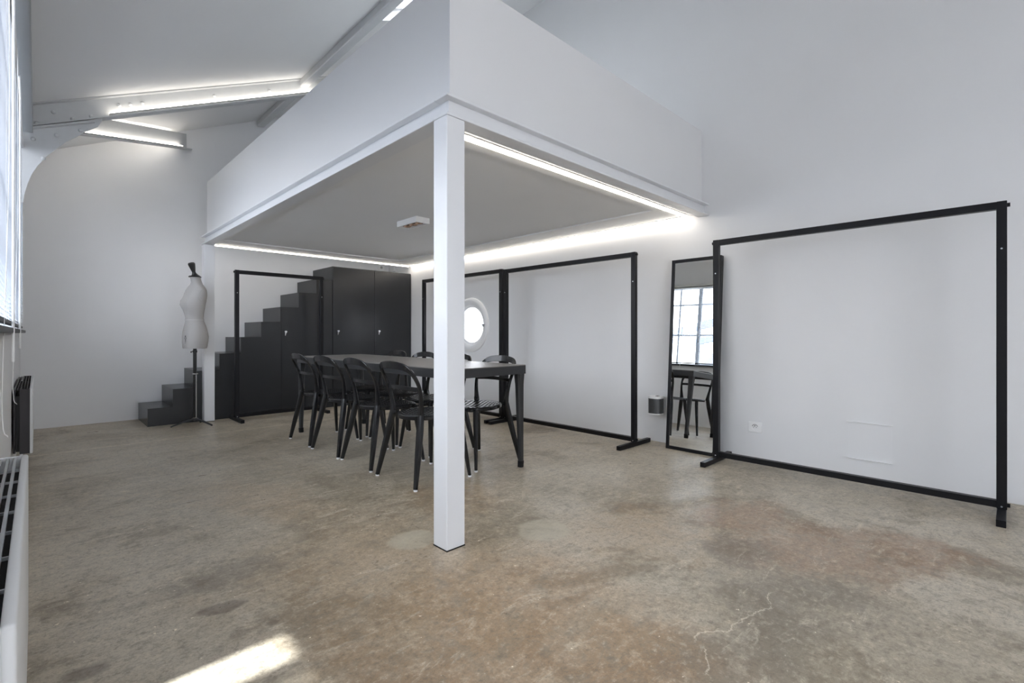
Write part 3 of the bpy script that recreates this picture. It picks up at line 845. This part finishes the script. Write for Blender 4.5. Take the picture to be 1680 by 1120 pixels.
# ------------------------------------------------------------------ wall speaker
def rsq(w, d_, r, n=6):
    out = []
    for cx, cy, a0 in ((w / 2 - r, d_ / 2 - r, 0), (-w / 2 + r, d_ / 2 - r, 90), (-w / 2 + r, -d_ / 2 + r, 180), (w / 2 - r, -d_ / 2 + r, 270)):
        for k in range(n + 1):
            a_ = math.radians(a0 + 90 * k / n); out.append((cx + r * math.cos(a_), cy + r * math.sin(a_)))
    return out
root = thing('wall_speaker', 'compact white speaker with a grey wraparound grille, bracketed low on the wall beside the mirror', 'speaker', (4.005, 2.245, 0.275))
sx, sy = 4.005, 2.245
def slab2(bm, w, d_, r, z0, z1): prism(bm, rsq(w, d_, r), z1 - z0, (sx, sy, z0), (1, 0, 0), (0, 1, 0), (0, 0, 1))
bm = BM(); slab2(bm, .118, .122, .042, .279, .412); obj('grille', bm, 'grille', root, smooth=True)
bm = BM(); slab2(bm, .120, .124, .043, .412, .430); obj('top_cap', bm, 'white_plastic', root, smooth=True)
bm = BM(); slab2(bm, .120, .124, .043, .272, .279); obj('base_cap', bm, 'white_plastic', root, smooth=True)
bm = BM(); box(bm, 4.0, 4.035, 2.225, 2.250, .4295, .4315); obj('buttons', bm, 'dark_hole', root)
bm = BM(); box(bm, 4.055, XR, 2.22, 2.27, .30, .36, .003); box(bm, XR - .008, XR, 2.205, 2.285, .29, .40, .002); obj('bracket', bm, 'white_plastic', root)

# ------------------------------------------------------------------ radiators
def radiator(label, Y0, Y1, zb, zt, closed, feet):
    t = thing('panel_radiator', label, 'radiator', (-0.07, (Y0 + Y1) / 2, 0 if feet else zb), group='radiators under the windows')
    xb_, xf = XL + .008, -0.018
    bm = BM(); box(bm, xf - .016, xf, Y0, Y1, zb, zt, .006, seg=3); obj('front_panel', bm, 'rad_white', t, smooth=True)
    bm = BM(); box(bm, xb_ , xb_ + .012, Y0 + .003, Y1 - .003, zb + .01, zt - .008, .003); obj('back_panel', bm, 'rad_white' if closed else 'rad_dark', t)
    m_ = 'rad_white' if closed else 'rad_dark'
    for y_ in (Y0, Y1 - .006):
        bm = BM(); box(bm, xb_ + .012 + (0 if closed else .018), xf - .015, y_ + .001, y_ + .006, zb + .004, zt - .002, .001, seg=1); obj('end_cap', bm, m_, t)
    bm = BM()
    n = 4
    for k in range(n):
        x = xb_ + .018 + k * (xf - .016 - xb_ - .018) / n
        box(bm, x, x + .006, Y0 + .012, Y1 - .012, zt - .012, zt - .004)
    y_ = Y0 + .15
    while y_ < Y1 - .05:
        box(bm, xb_ + .012, xf - .016, y_, y_ + .004, zt - .014, zt - .008); y_ += .15
    obj('top_grille', bm, 'alu' if closed else 'rad_dark', t)
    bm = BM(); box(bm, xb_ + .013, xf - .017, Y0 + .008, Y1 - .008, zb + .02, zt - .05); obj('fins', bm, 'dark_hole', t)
    if feet:
        for y_ in (Y0 + .2, Y1 - .2):
            bm = BM(); box(bm, xb_ + .01, xf - .005, y_, y_ + .04, 0, zb, .002, seg=1); obj('leg', bm, m_, t)
    else:
        for y_ in (Y0 + .2, Y1 - .2):
            bm = BM(); box(bm, XL + .001, xb_ + .001, y_, y_ + .04, zb + .1, zt - .1); obj('wall_bracket', bm, 'rad_dark', t)
        bm = BM(); tube(bm, smooth_path([(XL + .045, Y0 + .03, zb + .03), (XL + .045, Y0 + .03, zb - .05), (XL + .03, Y0 + .03, zb - .12), (XL + .02, Y0 + .03, 0.0)]), .008, 10); obj('supply_pipe', bm, 'rad_white', t, smooth=True)
    return t
radiator('white low radiator with a slotted top grille, bottom left in the foreground', 0.90, 2.13, 0.10, 0.625, True, True)
radiator('wall radiator with a dark open side, further along under the blinds', 4.63, 6.05, 0.185, 0.625, False, False)

# ------------------------------------------------------------------ dress form
MC = Vector((1.225, 6.165, 0))
root = thing('dress_form', 'ecru linen tailor\'s dress form with a black neck cap on a tripod stand', 'mannequin', tuple(MC))
root.rotation_euler = (0, 0, math.radians(199))
bm = BM()
# torso rings: z, half depth front, half depth back, half width, x offset   (local +x is the chest)
R_ = [(0.834, .112, .112, .132, .000), (0.845, .116, .116, .137, .000), (0.90, .120, .124, .141, .000), (0.96, .120, .128, .142, .000), (1.02, .112, .120, .138, .000),
      (1.08, .098, .104, .124, .000), (1.125, .088, .090, .106, .004), (1.16, .086, .086, .101, .006), (1.20, .090, .090, .108, .008), (1.25, .098, .098, .124, .010),
      (1.30, .104, .104, .138, .010), (1.345, .104, .106, .147, .006), (1.39, .096, .106, .153, .000), (1.43, .084, .100, .156, -.004), (1.465, .074, .090, .150, -.008),
      (1.49, .066, .078, .130, -.012), (1.512, .060, .066, .098, -.016), (1.53, .055, .058, .072, -.018), (1.548, .052, .054, .060, -.018), (1.58, .050, .050, .056, -.010), (1.605, .050, .050, .055, -.004)]
seg = 48; rings = []
for (z, df, db, hw, xo) in R_:
    ring = []
    for k in range(seg):
        t_ = 2 * PI * k / seg; c, s_ = math.cos(t_), math.sin(t_)
        n_ = 2.25
        cc = math.copysign(abs(c) ** (2 / n_), c); ss = math.copysign(abs(s_) ** (2 / n_), s_)
        x = xo + (df if c > 0 else db) * cc; y = hw * ss
        # bust
        for sgn in (-1, 1):
            g = math.exp(-((y - sgn * .068) / .048) ** 2 - ((z - 1.315) / .055) ** 2)
            if c > 0: x += .034 * g
        if c < 0 and 0.88 < z < 1.06: x -= 0.016 * math.exp(-((z - .96) / .06) ** 2) * (1 - abs(s_))
        ring.append(bm.verts.new((x, y, z)))
    rings.append(ring)
for i in range(len(rings) - 1):
    for k in range(seg): bm.faces.new((rings[i][k], rings[i][(k + 1) % seg], rings[i + 1][(k + 1) % seg], rings[i + 1][k]))
bm.faces.new(rings[0][::-1]); bm.faces.new(rings[-1])
bmesh.ops.scale(bm, vec=(0.90, 0.90, 1), verts=bm.verts[:])
torso = obj('torso', bm, 'linen', root, smooth=True, world=False, angle=60)
for s_ in (-1, 1):
    bm = BM(); lathe(bm, [(0.052, 0.0), (0.050, 0.010), (0.035, 0.017), (0.012, 0.020)], (0, 0, 0), 'Y', 32)
    bmesh.ops.scale(bm, vec=(0.85, 1, 1.25), verts=bm.verts[:])
    bmesh.ops.transform(bm, matrix=Matrix.Translation((-0.006, s_ * 0.129, 1.405)) @ Matrix.Rotation(s_ * math.radians(-4), 4, 'X') @ Matrix.Scale(s_, 4, (0, 1, 0)), verts=bm.verts[:])
    bmesh.ops.recalc_face_normals(bm, faces=bm.faces[:])
    obj('armhole_plate', bm, 'linen', root, smooth=True, world=False, angle=50)
bm = BM()   # waist seam tape
ring = [(0.0045 + (.0895 if math.cos(t_) > 0 else .0905) * math.copysign(abs(math.cos(t_)) ** (2 / 2.25), math.cos(t_)), 0.1055 * math.copysign(abs(math.sin(t_)) ** (2 / 2.25), math.sin(t_)), 1.14) for t_ in [2 * PI * k / 48 for k in range(48)]]
ring = [(p[0] * .90, p[1] * .90, p[2]) for p in ring]
sweep(bm, ring, [(0.006, 0.002)] * 48, (0, 0, 1), closed=True); obj('waist_tape', bm, 'seam', torso, world=False)
bm = BM()   # printed crest near the hip on the front
x_ = 0.1095
tube(bm, [(x_ , .02 + .013 * math.cos(a_), .945 + .013 * math.sin(a_)) for a_ in [2 * PI * k / 16 for k in range(17)]], .0016, 5)
tube(bm, [(x_, .020, .972), (x_, .026, .962), (x_, .014, .962), (x_, .020, .972)], .0018, 5)
tube(bm, [(x_, .020, .930), (x_, .020, .908)], .0016, 5)
for zz in (.918, .905, .893): tube(bm, [(x_ - .0005, .012, zz), (x_ - .0005, .028, zz)], .0013, 5)
obj('printed_crest', bm, 'ink', torso, world=False)
bm = BM(); lathe(bm, [(0.059, 1.600), (0.061, 1.606), (0.052, 1.616), (0.030, 1.628), (0.020, 1.645), (0.017, 1.66), (0.026, 1.70), (0.033, 1.735), (0.034, 1.750), (0.026, 1.760), (0.008, 1.764)], (0, 0, 0), 'Z', 28)
bmesh.ops.transform(bm, matrix=Matrix.Translation((-.004, 0, 1.603)) @ Matrix.Rotation(math.radians(16), 4, 'Y') @ Matrix.Translation((0, 0, -1.603)), verts=[v for v in bm.verts if v.co.z > 1.62])
obj('neck_cap', bm, 'black_wood', root, smooth=True, world=False)
bm = BM(); cyl(bm, (0, 0, 0.075), (0, 0, 0.90), .017, seg=20); obj('pole', bm, 'black_wood', root, smooth=True, world=False)
bm = BM(); cyl(bm, (0, .024, .085), (0, .024, .56), .003, seg=8); box(bm, -.020, .030, .015, .026, .555, .562, .001, seg=1); cyl(bm, (0, 0, .553), (0, 0, .566), .021, seg=20); cyl(bm, (0, 0, .080), (0, 0, .088), .023, seg=20)
obj('locking_rod', bm, 'chrome', root, world=False)
bm = BM(); cyl(bm, (0, 0, .79), (0, 0, .812), .022, seg=20); cyl(bm, (.02, .0, .80), (-.002, -.07, .80), .004, seg=8); cyl(bm, (-.002, -.07, .80), (-.002, -.072, .785), .006, seg=8); obj('height_clamp', bm, 'black_wood', root, world=False)
bm = BM(); lathe(bm, [(0.016, 0.058), (0.030, 0.062), (0.030, 0.078), (0.020, 0.086)], (0, 0, 0), 'Z', 20); obj('hub', bm, 'dark_metal', root, smooth=True, world=False)
base_a = root.rotation_euler[2]
for (fx, fy) in ((-0.215, 0.015), (0.125, -0.165), (0.085, 0.150)):
    v = Matrix.Rotation(-base_a, 3, 'Z') @ Vector((fx, fy, 0))
    bm = BM(); sweep(bm, [v * .08 + Vector((0, 0, .070)), v * .5 + Vector((0, 0, .048)), v * .93 + Vector((0, 0, .016)), v + Vector((0, 0, .008))], [(.030, .016), (.024, .014), (.018, .013), (.018, .015)], (v.y, -v.x, 0))
    obj('leg', bm, 'dark_metal', root, world=False)

# ------------------------------------------------------------------ dining table
TX0, TX1, TY0, TY1, TZ = 1.900, 2.600, 2.520, 5.090, 0.765
root = thing('dining_table', 'long charcoal rectangular table with tapered splayed legs under the mezzanine', 'table', ((TX0 + TX1) / 2, (TY0 + TY1) / 2, 0))
bm = BM(); box(bm, TX0, TX1, TY0, TY1, TZ - .006, TZ, .002, seg=2); obj('tabletop', bm, 'table_top', root)
bm = BM()
for b_ in ((TX0, TX1, TY0, TY0 + .022), (TX0, TX1, TY1 - .022, TY1), (TX0, TX0 + .022, TY0 + .022, TY1 - .022), (TX1 - .022, TX1, TY0 + .022, TY1 - .022)):
    box(bm, *b_, TZ - .066, TZ - .0062, .001, seg=1)
obj('apron', bm, 'table', root)
for sx_, sy_ in ((0, 0), (1, 0), (0, 1), (1, 1)):
    xc = TX1 - .035 if sx_ else TX0 + .035; yc = TY1 - .035 if sy_ else TY0 + .035
    dx = .028 if sx_ else -.028; dy = -.055 if sy_ else .02
    yy = TY1 - .15 if sy_ else TY0 + .035
    fx, fy = xc + dx, yc + (dy if sy_ else .01)
    bm = BM()
    path = [(xc, yc, TZ - .066), (xc + dx * .15, yc + (fy - yc) * .15, .62), (xc + dx * .6, yc + (fy - yc) * .6, .27), (fx, fy, .045)]
    sweep(bm, path, [(.074, .064), (.060, .052), (.046, .042), (.036, .036)], (1, 0, 0)); obj_leg = obj('leg', bm, 'table', root)
    bm = BM(); sweep(bm, [(fx, fy, .046), (fx - dx * .1, fy, .0)], [(.042, .042), (.040, .040)], (1, 0, 0)); obj('foot', bm, 'gap', obj_leg)

# ------------------------------------------------------------------ chairs
def make_chair(label):
    """local +x is the front; rear feet at x=-0.235"""
    t = thing('dining_chair', label, 'chair', group='black arched-back chairs round the table')
    # perforated seat
    N1, N2 = 27, 38
    bm = BM(); V = {}
    def pos(u, v):
        # squircle mapping
        x = u * math.sqrt(max(0, 1 - v * v * .42)); y = v * math.sqrt(max(0, 1 - u * u * .42))
        X = .030 + x * (.205 if u > 0 else .215); Y = y * (.205 - .030 * (u < 0) * abs(u)) / math.sqrt(1 - .0)
        z = .450 - .010 * (1 - min(1, u * u + v * v)) - (.008 if u > .8 else 0) * (u - .8) * 5
        return (X, Y, z)
    for i in range(N1 + 1):
        for j in range(N2 + 1):
            V[i, j] = bm.verts.new(pos(-1 + 2 * i / N1, -1 + 2 * j / N2))
    for i in range(N1):
        for j in range(N2):
            hole = False
            if 2 <= i < N1 - 2 and 2 <= j < N2 - 2:
                row = (i - 2) % 2 == 1
                off = ((i - 2) // 2) % 2 * 2
                hole = row and ((j + off) % 4) in (0, 1)
            if not hole: bm.faces.new((V[i, j], V[i + 1, j], V[i + 1, j + 1], V[i, j + 1]))
    seat = obj('seat', bm, 'chair', t, world=False, smooth=True)
    md = seat.modifiers.new('thickness', 'SOLIDIFY'); md.thickness = .007; md.offset = -1
    # rim under the seat edge
    path = []
    for k in range(48):
        a_ = 2 * PI * k / 48; c, s_ = math.cos(a_), math.sin(a_); m_ = max(abs(c), abs(s_))
        p = pos(c / m_, s_ / m_); path.append((p[0] * .995, p[1] * .99, p[2] - .016 + (.004 if c > .6 else 0)))
    bm = BM(); sweep(bm, path, [(.026, .014)] * 48, (0, 0, 1), closed=True); obj('seat_rim', bm, 'chair', t, world=False, smooth=True)
    # arched back
    half = [(-.150, .170, .438), (-.152, .178, .500), (-.158, .187, .560), (-.173, .196, .630), (-.200, .199, .690), (-.232, .184, .745), (-.256, .145, .776), (-.268, .075, .788), (-.272, .0, .791)]
    szs = [(.046, .034), (.032, .030), (.024, .026), (.022, .022), (.027, .018), (.036, .015), (.044, .013), (.049, .012), (.051, .012)]
    hp = smooth_path(half, 4)
    sz = []
    for i in range(len(half) - 1):
        for k in range(4):
            f = k / 4; sz.append((szs[i][0] * (1 - f) + szs[i + 1][0] * f, szs[i][1] * (1 - f) + szs[i + 1][1] * f))
    sz.append(szs[-1])
    full = hp + [Vector((p.x, -p.y, p.z)) for p in hp[-2::-1]]
    fsz = sz + sz[-2::-1]
    cen = Vector((-.2, 0, .56))
    wide = []
    for i, p in enumerate(full):
        tt = (full[min(i + 1, len(full) - 1)] - full[max(i - 1, 0)]).normalized()
        wide.append(tuple(Vector((1.0, 0, .12)).cross(tt)))
    bm = BM(); sweep(bm, full, fsz, wide); obj('back_frame', bm, 'chair', t, world=False, smooth=True)
    rail = smooth_path([(-.173, .193, .630), (-.194, .11, .633), (-.201, 0, .634), (-.194, -.11, .633), (-.173, -.193, .630)], 4)
    bm = BM(); sweep(bm, rail, [(.028, .011)] * len(rail), (0, 0, 1)); obj('back_rail', bm, 'chair', t, world=False, smooth=True)
    for s_ in (-1, 1):
        for (top_, mid_, bot_, szz) in (((-.148, .172, .470), (-.166, .186, .36), (-.235, .240, .010), [(.034, .040), (.040, .044), (.036, .036), (.026, .024)]),
                                   ((.168, .178, .438), (.174, .184, .36), (.212, .232, .010), [(.034, .034), (.032, .034), (.028, .028), (.020, .020)])):
            p0, p1, p2 = Vector(top_), Vector(mid_), Vector(bot_)
            path = [p0, p1, p1.lerp(p2, .5), p2]
            path = [Vector((p.x, s_ * p.y, p.z)) for p in path]
            bm = BM(); sweep(bm, path, szz, (1, 0, 0)); lg = obj('leg', bm, 'chair', t, world=False, smooth=True)
            bm = BM(); e = path[-1]; cyl(bm, (e.x, e.y, 0.0), (e.x, e.y, 0.011), .0125, seg=14); g = obj('glide', bm, 'glide', lg, world=False)
            g['label'] = 'white plastic glide'
    return t
Lc = [2.868, 3.450, 3.985, 4.530]; Rc = [2.930, 3.490, 4.030, 4.560]
labL = ['nearest of the four chairs on the left side, beside the tall front column',
        'second chair from the column on the left side of the table',
        'third chair from the column on the left side of the table',
        'black arched-back chair at the far left end of the table']
labR = ['nearest chair on the right side of the table, perforated seat visible right of the column',
        'second chair on the right side of the table, its back hidden behind the column',
        'third chair on the right side of the table, back top just left of the column',
        'far chair on the right side of the table, in front of the tall cupboard']
ch = make_chair(labL[0]); ch.location = (1.947, Lc[0], 0)
for i in range(1, 4): dup(ch, (1.947 + .012 * (i == 1) + .006 * (i == 3), Lc[i], 0), 0.02 * (-1) ** i, labL[i])
for i in range(4): dup(ch, (2.472 + .006 * i, Rc[i], 0), PI + 0.02 * (-1) ** i, labR[i])

# ------------------------------------------------------------------ outside the windows
bm = BM(); box(bm, -14, -0.26, -8, 14, -0.6, -0.5); o = obj('courtyard_ground', bm, 'outdoor'); o['kind'] = 'structure'
bm = BM()
prism(bm, [(-2, -0.5), (7, -0.5), (7, 1.8), (2.5, 2.6), (-2, 1.8)], 0.3, (-7.3, 0, 0), (0, 1, 0), (0, 0, 1), (1, 0, 0))
tag(obj('neighbouring_building', bm, 'outdoor'), 'low pale gabled building across the courtyard, seen in the mirror', 'building')
t = thing('steel_canopy', 'blue-grey sloping steel canopy frame outside the windows, seen in the mirror', 'canopy', (-3.0, 4.0, -0.5))
bm = BM(); obox(bm, (-3, 1.0, 3.2), (-3, 6.0, 1.9), .12, .16); obox(bm, (-4.5, 1.0, 3.2), (-4.5, 6.0, 1.9), .12, .16); obj('sloping_beam', bm, 'outdoor_steel', t)
for y_ in (1.1, 3.5, 5.8):
    bm = BM(); box(bm, -3.05, -2.95, y_ - .05, y_ + .05, -0.5, 3.2 - (y_ - 1.0) * .26 - .05); obj('post', bm, 'outdoor_steel', t)
